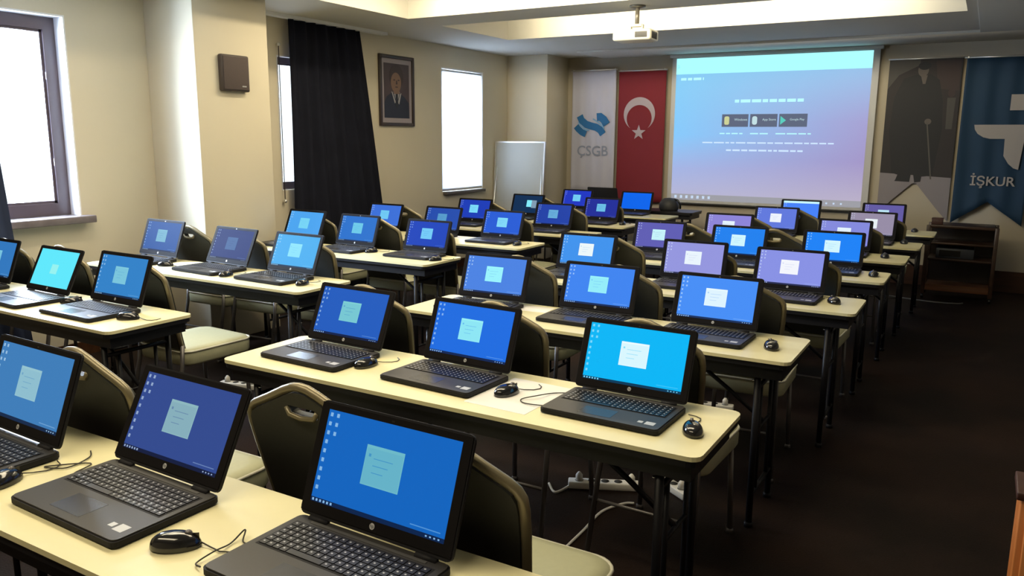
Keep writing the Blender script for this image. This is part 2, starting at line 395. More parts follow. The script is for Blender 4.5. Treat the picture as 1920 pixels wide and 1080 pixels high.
# loudspeaker on the pillar
r = thing('wall_speaker', 'brown square loudspeaker mounted on the yellow-lit wall pillar', 'speaker', (-5.05, 4.36, 2.06))
MB().box(0, 0.045, -0.132, 0.132, -0.135, 0.135, bev=0.012).build('cabinet', mat('brown_speaker_box', (0.06, 0.045, 0.04), 0.6), r)
MB().box(0.045, 0.051, -0.118, 0.118, -0.122, 0.122, bev=0.003).build('grille', M_spk, r)
MB().box(0.051, 0.0525, 0.05, 0.09, -0.10, -0.09).build('badge', M_alu, r)
# shallow conduit line on the left wall
# framed portrait: plain generic sitter in a dark suit
r = thing('framed_portrait', 'dark-framed portrait of a person in suit and tie on the left wall', 'picture', (XW, 7.04, 2.08))
W2, H2 = 0.295, 0.37
fr = MB()
for (a, b, c_, d) in ((-W2, -W2 + .035, -H2, H2), (W2 - .035, W2, -H2, H2), (-W2 + .035, W2 - .035, -H2, -H2 + .035), (-W2 + .035, W2 - .035, H2 - .035, H2)):
    fr.box(0, 0.03, a, b, c_, d, bev=0.005)
fr.build('picture_frame', mat('dark_wood_frame', (0.045, 0.032, 0.028), 0.35), r)
MB().box(0.004, 0.012, -W2 + .034, W2 - .034, -H2 + .034, H2 - .034).build('mat_board', mat('mauve_grey_mount', (0.33, 0.29, 0.31), 0.7), r)
mats_p = [mat('portrait_backdrop', (0.075, 0.05, 0.05), 0.5), mat('portrait_skin', (0.23, 0.135, 0.085), 0.5), mat('portrait_hair', (0.055, 0.035, 0.030), 0.5), mat('portrait_suit', (0.018, 0.020, 0.035), 0.5), mat('portrait_shirt', (0.42, 0.40, 0.40), 0.5), mat('portrait_tie', (0.02, 0.02, 0.025), 0.5)]
pm = MB()
def wall_poly(mb, pts, x0, x1, mi):   # pts in (y,z) on the left wall
    n = len(pts); v = [(x0, p[0], p[1]) for p in pts] + [(x1, p[0], p[1]) for p in pts]
    mb.add(v, [tuple(range(n)), tuple(range(n, 2 * n))[::-1]] + [(i, (i + 1) % n, n + (i + 1) % n, n + i) for i in range(n)], mi)
def ell(cx, cy, rx, ry, n=24, a0=0, a1=360): return [(cx + rx * math.cos(math.radians(a0 + (a1 - a0) * k / (n if a1 - a0 < 360 else n))), cy + ry * math.sin(math.radians(a0 + (a1 - a0) * k / n))) for k in range(n if a1 - a0 >= 360 else n + 1)]
wall_poly(pm, [(-.215, -.285), (.215, -.285), (.215, .285), (-.215, .285)], .012, .0135, 0)
wall_poly(pm, [(-.215, -.285), (.215, -.285), (.205, -.12), (.13, -.06), (.05, -.02), (-.09, -.02), (-.17, -.06), (-.213, -.12)], .0135, .0142, 3)
wall_poly(pm, [(-.06, -.01), (.05, -.01), (.01, -.11), (-.015, -.11)], .0142, .0148, 4)
wall_poly(pm, [(-.025, -.03), (.015, -.03), (.022, -.15), (-.004, -.19), (-.03, -.15)], .0148, .0153, 5)
wall_poly(pm, ell(-.005, .15, .120, .128), .0142, .0149, 2)
wall_poly(pm, [(-.095, -.005), (-.075, -.015), (-.02, -.12), (-.04, -.13)], .0149, .0153, 4); wall_poly(pm, [(.075, -.02), (.055, -.025), (.012, -.12), (.035, -.14)], .0149, .0153, 4)
wall_poly(pm, [(-.075, -.02), (-.045, -.04), (-.02, -.11), (-.03, -.11)], .0148, .0150, 3)
wall_poly(pm, [(-.055, -.03), (.045, -.03), (.04, .05), (-.05, .05)], .0149, .0152, 1)
wall_poly(pm, ell(-.015, .088, .088, .105), .0152, .0158, 1)
for sx in (-.045, .03): wall_poly(pm, ell(sx, .115, .017, .007, 10), .0158, .0162, 2)
wall_poly(pm, [(-.012, .11), (.004, .11), (.01, .07), (-.018, .07)], .0158, .0161, 2)
wall_poly(pm, ell(-.006, .042, .026, .006, 10), .0158, .0162, 2)
pm.build('portrait_print', mats_p, r)
# projection screen with its projected picture
r = thing('projection_screen', 'large pull-down projection screen showing a pale blue web page', 'projection screen', (-2.33, YF - 0.06, 0))
MB().box(-1.19, 1.19, -0.006, 0.006, 0.80, 2.585).build('screen_fabric', M_screenw, r)
MB().box(-1.22, 1.22, -0.03, 0.05, 2.585, 2.624, bev=0.006).build('screen_casing', mat('white_screen_case', (0.5, 0.5, 0.5), 0.5), r)
MB().box(-1.19, 1.19, -0.012, 0.012, 0.782, 0.802, bev=0.003).build('bottom_bar', M_casing, r)
def projm():
    m = bpy.data.materials.new('projected_page'); m.use_nodes = True; nt = m.node_tree; b = nt.nodes['Principled BSDF']
    tc = nt.nodes.new('ShaderNodeTexCoord'); sp = nt.nodes.new('ShaderNodeSeparateXYZ'); nt.links.new(tc.outputs['Generated'], sp.inputs[0])
    def ramp(src, els):
        r_ = nt.nodes.new('ShaderNodeValToRGB'); cr = r_.color_ramp
        while len(cr.elements) < len(els): cr.elements.new(0.5)
        for e, (p, c_) in zip(cr.elements, els): e.position = p; e.color = (*s2l(c_), 1)
        nt.links.new(src, r_.inputs['Fac']); return r_
    left = ramp(sp.outputs['Z'], [(0.0, (176, 178, 212)), (0.22, (158, 176, 226)), (0.5, (126, 198, 250)), (1.0, (126, 202, 244))])
    right = ramp(sp.outputs['Z'], [(0.0, (182, 172, 198)), (0.3, (158, 146, 198)), (0.6, (160, 156, 208)), (1.0, (150, 190, 232))])
    mx = nt.nodes.new('ShaderNodeMix'); mx.data_type = 'RGBA'; nt.links.new(sp.outputs['X'], mx.inputs[0])
    nt.links.new(left.outputs['Color'], mx.inputs[6]); nt.links.new(right.outputs['Color'], mx.inputs[7])
    nt.links.new(mx.outputs[2], b.inputs['Emission Color']); b.inputs['Emission Strength'].default_value = 1.0
    b.inputs['Base Color'].default_value = (0.03, 0.03, 0.03, 1); b.inputs['Roughness'].default_value = 0.9
    return m
PX0, PX1, PZ0, PZ1 = -1.135, 1.12, 0.835, 2.575
im = MB(); im.box(PX0, PX1, -0.008, -0.0065, PZ0 + .075, 2.385); pic = im.build('projected_page', projm(), r)
ov = MB(); y = -0.0085
def q(mb, x0, x1, z0, z1, mi, y0=-0.0088, y1=-0.0066): mb.box(x0, x1, y0, y1, z0, z1, mi)
q(ov, PX0, PX1, 2.385, PZ1, 0); q(ov, PX0, PX1, PZ0, PZ0 + .075, 1)
for k, bx_ in enumerate((-.53, -.19, .15)): q(ov, bx_, bx_ + .32, 1.745, 1.895, 2)
TM = lambda x, z: facing(x, -0.0092, z)
text_mb(ov, 'App Store', 0.038, TM(.035, 1.83), 3); text_mb(ov, 'Google Play', 0.034, TM(.355, 1.83), 3)
text_mb(ov, 'Windows', 0.040, TM(-.30, 1.83), 3)
ov.prism(rrect(-.50, -.44, 1.77, 1.87, .02), 0, .0005, 5, Matrix(((1, 0, 0, 0), (0, 0, -1, -.0088), (0, 1, 0, 0), (0, 0, 0, 1))))
ov.prism(rrect(-.165, -.105, 1.77, 1.87, .025), 0, .0005, 3, Matrix(((1, 0, 0, 0), (0, 0, -1, -.0088), (0, 1, 0, 0), (0, 0, 0, 1))))
ov.prism([(.165, 1.87), (.165, 1.77), (.23, 1.82)], 0, .0005, 4, Matrix(((1, 0, 0, 0), (0, 0, -1, -.0088), (0, 1, 0, 0), (0, 0, 0, 1))))
def words(mb, x0, x1, z, h, mi, seed):       # a line of print too small to read: word-length strokes
    rn = random.Random(seed); x = x0
    while x < x1:
        w = min(rn.uniform(.04, .13), x1 - x); q(mb, x, x + w, z - h / 2, z + h / 2, mi); x += w + .018
words(ov, -.385, .415, 2.05, .036, 6, 1); words(ov, -.76, .78, 1.555, .016, 7, 2); words(ov, -.46, .45, 1.465, .020, 7, 3)
words(ov, -.55, -.27, 1.665, .014, 6, 4); words(ov, -.18, .03, 1.665, .014, 6, 5); words(ov, .12, .52, 1.665, .014, 6, 6)
words(ov, -1.07, -.78, 2.325, .030, 6, 7)
for k in range(7): q(ov, -1.09 + k * .072, -1.06 + k * .072, PZ0 + .022, PZ0 + .058, 7)
for k in range(4): q(ov, .66 + k * .08, .68 + k * .08, PZ0 + .025, PZ0 + .045, 7)
q(ov, -1.12, -1.09, 2.455, 2.50, 8)
ov.build('page_content', [glow('page_header', (168, 250, 255), 1.1), glow('page_taskbar', (170, 170, 178), .85), glow('page_button', (105, 115, 140), .8), glow('page_button_print', (205, 235, 240), .9), glow('page_green_triangle', (95, 215, 200), .9), glow('page_yellow_icon', (215, 220, 160), .9), glow('page_cyan_print', (185, 248, 255), 1.05), glow('page_pale_print', (205, 228, 255), 1.05), glow('page_header_icon', (120, 215, 240), .9)], pic, fix=True)

# hanging flags and banners
def cloth(pts_top, x0, x1, ztop, bottom, y, m, name, parent, amp=0.012, nf=3, nx=36, seed=0):
    """hanging cloth with folds; bottom(u) gives the hem height"""
    rn = random.Random(seed); ph = rn.uniform(0, 6); v = []; nz = 20
    for j in range(nz + 1):
        for i in range(nx + 1):
            u = i / nx; x = x0 + (x1 - x0) * u; zb = bottom(u); z = ztop + (zb - ztop) * j / nz
            v.append((x, y + amp * math.sin(2 * math.pi * nf * u + ph + 0.5 * math.sin(j * .3)), z))
    n = len(v); w = nx + 1; v += [(a, b + 0.004, c_) for a, b, c_ in v]; f = []
    for j in range(nz):
        for i in range(nx):
            a = (j * w + i, j * w + i + 1, (j + 1) * w + i + 1, (j + 1) * w + i); f.append(a); f.append(tuple(k + n for k in a[::-1]))
        for i in (0, nx): a, b = j * w + i, (j + 1) * w + i; f.append((a, b, b + n, a + n))
    for i in range(nx):
        for j in (0, nz): a, b = j * w + i, j * w + i + 1; f.append((a, b, b + n, a + n))
    return MB().add(v, f, 0, True).build(name, m, parent)
def drape_y(mb, yfun):      # lay a flat print on the folded cloth
    mb.v = [(x, yfun(x) - 0.0035 + (y if abs(y) < .01 else 0), z) for x, y, z in mb.v]
def subdiv(mb, n=2):
    pass
FY = YF - 0.09
r = thing('hanging_flag', 'white hanging flag with blue ribbon emblem and grey lettering', 'flag', (-4.575, FY, 0))
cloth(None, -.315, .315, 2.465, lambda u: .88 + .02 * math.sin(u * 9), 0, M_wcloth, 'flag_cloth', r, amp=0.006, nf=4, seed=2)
e = MB()
TW = lambda x, z, s=1.0: Matrix(((s, 0, 0, x), (0, 0, -1, -0.012), (0, s, 0, z), (0, 0, 0, 1)))
def arc_band(cx, cz, r0, r1, a0, a1, n=14):
    return [(cx + r0 * math.cos(math.radians(a0 + (a1 - a0) * k / n)), cz + r0 * math.sin(math.radians(a0 + (a1 - a0) * k / n))) for k in range(n + 1)] + [(cx + r1 * math.cos(math.radians(a1 + (a0 - a1) * k / n)), cz + r1 * math.sin(math.radians(a1 + (a0 - a1) * k / n))) for k in range(n + 1)]
# emblem: two parallel ribbons, each an S of a rising and a falling lobe
def ribbon(pl, th):      # centre line with thickness normal offset
    pts_a, pts_b = [], []
    for i, p in enumerate(pl):
        a = Vector(pl[max(0, i - 1)]); b = Vector(pl[min(len(pl) - 1, i + 1)]); t = (b - a).normalized(); nn = Vector((-t.y, t.x))
        pts_a.append(tuple(Vector(p) + nn * th / 2)); pts_b.append(tuple(Vector(p) - nn * th / 2))
    return pts_a + pts_b[::-1]
def strip_add(mb, pl, th, mi):
    o = ribbon(pl, th); n = len(pl); v = [(x, z, 0.0008) for x, z in o]
    mb.add(v, [(i, i + 1, 2 * n - 2 - i, 2 * n - 1 - i) for i in range(n - 1)], mi, False, TW(0, 1.775))
strip_add(e, [(-.245, -.02), (-.215, -.055), (-.16, -.10), (-.10, -.125)], .085, 0)
strip_add(e, [(-.195, .115), (-.165, .055), (-.10, .005), (-.02, -.02), (.05, -.035), (.11, -.07), (.15, -.125)], .095, 0)
strip_add(e, [(.055, .095), (.105, .10), (.155, .065), (.20, .0)], .105, 0)
strip_add(e, [(.0, .075), (.07, .035), (.13, -.01), (.165, -.055)], .02, 1)
strip_add(e, [(-.215, .03), (-.17, -.02), (-.11, -.065), (-.05, -.075)], .02, 1)
text_mb(e, 'ÇSGB', 0.185, TW(.0, 1.425), 2, bold=0.002)
e.build('flag_print', [M_fblue, mat('flag_print_pale_blue', (.18, .34, .55), .8), M_fgrey], r, fix=False)
MB().tube([(-.33, 0, 2.475), (.33, 0, 2.475)], .009).build('flag_rod', M_alu, r)
for hx in (-.33 * .9, .33 * .9): MB().box(hx - .006, hx + .006, -.012, .0895, 2.475 - .006, 2.475 + .012).build('wall_hook', M_alu, r)
r = thing('hanging_flag', 'red hanging flag with white crescent and star', 'flag', (-3.905, FY, 0))
cloth(None, -.32, .32, 2.44, lambda u: .79 - .03 * (1 - u), 0, M_red, 'flag_cloth', r, amp=0.004, nf=2, seed=4)
e = MB()
R1, R2c_ = .213, .170; d_ = .055       # vertical crescent opening downwards above the star
outer = []; n = 40
a_int = math.degrees(math.asin(min(1, (R1 ** 2 - R2c_ ** 2 + d_ ** 2) / (2 * d_ * R1)))) if True else 0
# intersection of outer circle (0,0,R1) and inner circle (0,-d,R2)
zi = -(R1 ** 2 - R2c_ ** 2 + d_ ** 2) / (2 * d_); zi = max(zi, -R1 + .001); xi = math.sqrt(max(0, R1 ** 2 - zi ** 2))
ao = math.atan2(zi, xi); ai = math.atan2(zi + d_, xi)
v = []
for k in range(n + 1):
    t = k / n; A = ao + (math.pi - 2 * ao) * t; B = ai + (math.pi - 2 * ai) * t
    v.append((R1 * math.cos(A), R1 * math.sin(A), .0008)); v.append((R2c_ * math.cos(B), -d_ + R2c_ * math.sin(B), .0008))
e.add(v, [(2 * k, 2 * k + 2, 2 * k + 3, 2 * k + 1) for k in range(n)], 0, False, TW(-.02, 1.905))
v = [(0, 0, .0008)]
for k in range(10):
    rr_ = .10 if k % 2 == 0 else .040; a = math.radians(90 + 36 * k); v.append((rr_ * math.cos(a), rr_ * math.sin(a), .0008))
e.add(v, [(0, 1 + k, 1 + (k + 1) % 10) for k in range(10)], 0, False, TW(-.02, 1.672))
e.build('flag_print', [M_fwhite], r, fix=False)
MB().tube([(-.33, 0, 2.45), (.33, 0, 2.45)], .009).build('flag_rod', M_alu, r)
for hx in (-.33 * .9, .33 * .9): MB().box(hx - .006, hx + .006, -.012, .0895, 2.45 - .006, 2.45 + .012).build('wall_hook', M_alu, r)
r = thing('hanging_banner', 'dark blue swallowtail banner with white letters and angular emblem', 'banner', (.03, FY, 0))
cloth(None, -.325, .335, 2.445, lambda u: .72 + .24 * (1 - abs(2 * u - 1)), 0, M_bblue, 'banner_cloth', r, amp=0.010, nf=3, seed=6)
e = MB(); TB = lambda x, z: Matrix(((1, 0, 0, x), (0, 0, -1, -0.0185), (0, 1, 0, z), (0, 0, 0, 1)))
def flat(mb, pts, m4, mi=0): mb.add([(x, z, .0008) for x, z in pts], [tuple(range(len(pts)))], mi, False, m4)
flat(e, [(.11, .165), (.11, .005), (.27, .005), (.27, .165)], TB(0, 1.905))
flat(e, [(.27, 0), (-.195, 0), (-.185, -.05), (-.155, -.095), (-.10, -.13), (-.04, -.145), (.27, -.145)], TB(0, 1.765))
flat(e, [(.095, -.145), (.27, -.145), (.245, -.46), (.20, -.445), (.15, -.40), (.10, -.32)], TB(0, 1.765))
text_mb(e, 'İŞKUR', 0.135, TB(.025, 1.175), 0, bold=0.002)
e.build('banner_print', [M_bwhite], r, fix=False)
MB().tube([(-.35, 0, 2.455), (.35, 0, 2.455)], .009).build('banner_rod', M_alu, r)
for hx in (-.35 * .9, .35 * .9): MB().box(hx - .006, hx + .006, -.012, .0895, 2.455 - .006, 2.455 + .012).build('wall_hook', M_alu, r)
r = thing('hanging_poster', 'tall poster of a standing person in a dark coat holding a cane', 'poster', (-.685, YF - 0.04, 0))
def sheet(pts, y0, y1, mb, mi): 
    n = len(pts); v = [(p[0], y0, p[1]) for p in pts] + [(p[0], y1, p[1]) for p in pts]
    mb.add(v, [tuple(range(n)), tuple(range(n, 2 * n))[::-1]] + [(i, (i + 1) % n, n + (i + 1) % n, n + i) for i in range(n)], mi)
pp = MB(); PH = [mat('poster_paper', (.19, .17, .18), .7), mat('poster_dark_room', (.016, .012, .013), .7), mat('poster_grey_wall', (.05, .045, .042), .7), mat('poster_coat', (.008, .0075, .010), .7), mat('poster_skin', (.085, .070, .062), .7), mat('poster_cane', (.07, .062, .055), .7), mat('poster_background_brown', (.030, .017, .017), .7)]
sheet([(-.355, 1.2), (-.355, .78), (-.03, 1.115), (0.005, 1.125), (.04, 1.115), (.355, .74), (.355, 1.2)][0:2] + [(-.20, .95), (-.02, 1.13), (.02, 1.13), (.24, .86), (.355, .73), (.355, 2.46), (-.355, 2.46)], 0, .003, pp, 0)
sheet([(-.355, 1.24), (.355, 1.20), (.355, 2.46), (-.355, 2.46)], -.001, 0, pp, 1)
sheet([(-.355, 2.15), (-.25, 2.30), (-.05, 2.40), (-.05, 2.46), (-.355, 2.46)], -.0016, -.001, pp, 2)
sheet([(.10, 2.44), (.34, 2.44), (.34, 2.12), (.14, 2.15)], -.0016, -.001, pp, 6)
coat = [(-.24, 1.24), (-.30, 1.70), (-.28, 2.06), (-.20, 2.26), (-.08, 2.30), (-.01, 2.28), (.06, 2.30), (.15, 2.24), (.20, 2.02), (.22, 1.70), (.17, 1.22), (.02, 1.20), (-.03, 1.235), (-.10, 1.20)]
sheet(coat, -.0024, -.0016, pp, 3)
sheet([(-.17, 1.24), (-.04, 1.24), (-.05, 1.145), (-.20, 1.15), (-.19, 1.175)], -.003, -.0024, pp, 3); sheet([(-.02, 1.24), (.07, 1.24), (.06, 1.15), (.0, 1.14)], -.003, -.0024, pp, 3)
sheet(ell(-.015, 2.345, .052, .068), -.003, -.0024, pp, 4); sheet(ell(-.005, 2.39, .062, .042), -.0034, -.003, pp, 3)
sheet([(-.035, 2.29), (.03, 2.29), (.015, 2.20), (-.01, 2.20)], -.0029, -.0024, pp, 4)
sheet(ell(.075, 1.80, .034, .032, 12), -.003, -.0024, pp, 4)
sheet([(.062, 1.79), (.075, 1.79), (.165, 1.18), (.15, 1.18)], -.0034, -.003, pp, 5)
sheet(ell(.275, 2.10, .035, .045, 12), -.0022, -.0016, pp, 6); sheet([(.24, 2.05), (.32, 2.05), (.31, 1.72), (.25, 1.72)], -.0022, -.0016, pp, 2)
pp.build('poster_sheet', PH, r)
MB().tube([(-.37, 0.004, 2.468), (.37, 0.004, 2.468)], .008).build('poster_rod', M_alu, r)

# ------------------------------------------------------------------ projector
r = thing('ceiling_projector', 'ivory projector hanging from the ceiling on a short pole', 'projector', (-2.565, 6.35, ZC), math.radians(4))
MB().lathe([(0.0, 0), (.065, 0), (.065, -.012), (.03, -.02), (.0, -.02)]).build('mount_plate', M_pole, r)
MB().cyl((0, 0, -.15), .017, .135).build('pole', M_pole, r)
MB().box(-.05, .05, -.03, .03, -.165, -.145, bev=.004).box(-.055, -.045, -.02, .02, -.195, -.15).box(.045, .055, -.02, .02, -.195, -.15).build('bracket', M_proj, r)
MB().box(-.17, .15, -.11, .12, -.28, -.192, bev=.018, seg=3).build('projector_body', M_proj, r)
MB().cyl((.09, .115, -.24), .036, .03, axis='y').build('lens', M_dark, r)
vb = MB()
for k in range(9): vb.box(.1505, .153, -.08 + k * .016, -.071 + k * .016, -.265, -.21)
vb.build('side_vent', M_dark, r)
MB().box(.02, .12, -.112, -.1095, -.26, -.215).build('connector_panel', M_dark, r)

# ------------------------------------------------------------------ whiteboard on easel
r = thing('flipchart_easel', 'grey-white flipchart board on easel legs in front of the corner column', 'whiteboard', (-5.215, 8.98, 0), 0)
tl = Matrix.Rotation(math.radians(-4), 4, 'X')
MB().box(-.355, .355, -.01, .01, .56, 1.54, mtx=tl).build('board', M_wb, r)
fb = MB()
for a in ((-.37, -.352, .55, 1.55), (.352, .37, .55, 1.55), (-.352, .352, 1.535, 1.552), (-.352, .352, .545, .562)): fb.box(a[0], a[1], -.016, .014, a[2], a[3], mtx=tl)
fb.build('board_frame', M_alu, r)
for sx in (-1, 1): MB().tube([tl @ Vector((sx * .33, .016, 1.45)), (sx * .36, -.09, 0.0)], .011).build('leg', M_alu, r)
MB().tube([(0, .12, 1.4), (0, .33, 0.0)], .011).build('leg', M_alu, r)
MB().box(-.30, .30, -.075, -.02, .60, .612, mtx=tl).build('pen_tray', M_alu, r)

# ------------------------------------------------------------------ folding tables
def make_table(L, D, H, topm, label, group, name='folding_table'):
    r = thing(name, label, 'table', group=group)
    t = MB(); t.prism(rrect(-L / 2, L / 2, 0, D, .035), H - .014, H, 0, None, 0); t.build('tabletop', [topm], r)
    a = MB(); a.prism(rrect(-L / 2 + .004, L / 2 - .004, .004, D - .004, .035), H - .034, H - .0142)
    i0, i1, j0, j1 = -L / 2 + .03, L / 2 - .03, .03, D - .03
    for (x0, x1, y0, y1) in ((i0, i1, j0, j0 + .02), (i0, i1, j1 - .02, j1), (i0, i0 + .02, j0 + .02, j1 - .02), (i1 - .02, i1, j0 + .02, j1 - .02)):
        a.box(x0, x1, y0, y1, H - .085, H - .034)
    a.build('apron', M_blackm, r)
    for sx in (-1, 1):
        x = sx * (L / 2 - .13)
        for yy_ in (.06, D - .06):
            MB().tube([(x, yy_, H - .05), (x, yy_, .015)], .0135, n=10).lathe([(0, 0), (.018, 0), (.018, .02), (.0135, .022)], (x, yy_, 0), n=10).build('leg', M_blackm, r)
        b = MB()
        for z in (.14, H - .14): b.tube([(x, .06, z), (x, D - .06, z)], .010)
        for yy_ in (.13, D - .13): b.tube([(x, yy_, .14), (x, yy_, H - .14)], .009)
        b.build('crossbar', M_blackm, r)
        k = MB(); k.tube([(x - sx * .40, D / 2, H - .045), (x - sx * .16, D / 2, H - .21), (x, D / 2, H - .33)], .0095)
        k.tube([(x, .13, H - .33), (x, D - .13, H - .33)], .008)
        k.box(x - sx * .40 - .03, x - sx * .40 + .03, .05, D - .05, H - .055, H - .040)
        k.build('folding_brace', M_blackm, r)
        for yy_ in (.06, D - .06): MB().lathe([(0, 0), (.008, .002), (.008, .006), (0, .008)], (x - sx * .015, yy_ , H - .11), n=8).build('bolt', M_chrome, r)
    return r
ORD = {1: 'first', 2: 'second', 3: 'third', 4: 'fourth', 5: 'fifth', 6: 'sixth', 7: 'seventh', 8: 'eighth'}
COLN = {'R': 'aisle-side', 'L': 'window-side'}
GT = 'cream-topped folding tables set in rows'
DEP = .45; TH = .74
# (front edge y, right end x)
TR = {1: (.835, -.62), 2: (2.02, -.593), 3: (3.13, -.585), 4: (4.22, -.495), 5: (5.27, -.473), 6: (6.22, -.435), 7: (7.13, -.404), 8: (8.20, -.355)}
TL_ = {1: (2.045, -3.252), 2: (3.155, -3.222), 3: (4.325, -3.215), 4: (5.37, -3.085), 5: (6.32, -3.00), 6: (7.24, -2.99), 7: (8.33, -2.955)}
LENR, LENL = 1.90, 1.98
tabR = make_table(LENR, DEP, TH, M_top, '', GT); tabL = make_table(LENL, DEP, TH, M_top, '', GT)
tabS = make_table(1.76, DEP, TH, M_top, '', GT)
for col, T, Ln in (('R', TR, LENR), ('L', TL_, LENL)):
    for k, (yf, xr) in T.items():
        lab = 'cream-topped folding table with black frame, %s from camera in the %s column' % (ORD[k], COLN[col])
        if col == 'R' and k == 1: lab = 'cream-topped folding table nearest the camera, cut off by the photo bottom'
        if col == 'L' and k == 3: src, ln = tabS, 1.76
        else: src, ln = (tabR if col == 'R' else tabL), Ln
        loc = (xr - ln / 2, yf, 0)
        if (col, k) in (('R', 1), ('L', 1), ('L', 3)): src.location = loc; src['label'] = lab
        else: dup(src, loc, 0, lab)
# bare black table at the front of the room
bt = make_table(1.42, .42, .755, mat('black_table_laminate', (.015, .015, .017), .4), 'small black table in front of the flags, at the room front', None, 'side_table')
bt.location = (-3.60, 9.02, 0)

# ------------------------------------------------------------------ laptops
LW, LD = .395, .25
TILT = math.radians(20)
lidM = Matrix.Translation((0, 0, .020)) @ Matrix.Rotation(-TILT, 4, 'X')
def disp_mesh(cols, kind='dialog'):
    """desktop, dialog, icons, taskbar"""
    mb = MB(); sw, z0, z1 = .1735, .034, .226
    yb = -.0046
    def qd(x0, x1, a, b, mi, y): mb.box(x0, x1, y, yb + .001, a, b, mi, lidM)
    qd(-sw, sw, z0, z1, 0, yb)
    if kind in ('dialog', 'header'):
        qd(-sw, sw, z0, z0 + .009, 3, yb - .0003)
        rn = random.Random(3)
        rows = [(0, 9), (1, 3)]
        for c_, n in rows:
            for k in range(n):
                qd(-sw + .006 + c_ * .018, -sw + .013 + c_ * .018, z1 - .014 - k * .019, z1 - .006 - k * .019, 2, yb - .0004)
        for k in range(6): qd(-sw + .004 + k * .010, -sw + .009 + k * .010, z0 + .002, z0 + .007, 2, yb - .0005)
        for k in range(4): qd(sw - .045 + k * .010, sw - .041 + k * .010, z0 + .003, z0 + .006, 2, yb - .0005)
        qd(sw - .085, sw - .012, z0 + .016, z0 + .018, 4, yb - .0004)
    if kind == 'dialog':
        qd(-.053, .045, .096, .176, 1, yb - .0006)
        qd(-.051, .043, .098, .170, 5, yb - .0008)
        qd(-.044, -.038, .153, .159, 6, yb - .001)
        for k in range(3): qd(-.030, .020 - k * .01, .150 - k * .014, .1515 - k * .014, 6, yb - .001)
    if kind == 'header':
        qd(-sw, sw, z1 - .022, z1, 1, yb - .0006)
    if kind == 'wash':
        qd(-.03, .03, .10, .15, 1, yb - .0003)
    if kind == 'offset':
        qd(-.01, .05, .10, .175, 1, yb - .0006); qd(.05, .11, .09, .175, 2, yb - .0005)
    return mb
def mixc(a, b, t): return tuple(a[i] * (1 - t) + b[i] * t for i in range(3))
def screen_mats(key, desk, dlg):
    return [glow(key + ' desktop', desk), glow(key + ' window', dlg), glow(key + ' icons', mixc(desk, (225, 245, 255), .55)),
            glow(key + ' taskbar', mixc(desk, (5, 10, 30), .72)), glow(key + ' notice', mixc(desk, (200, 230, 255), .35)),
            glow(key + ' window_body', mixc(dlg, desk, .08)), glow(key + ' window_print', mixc(dlg, desk, .45))]
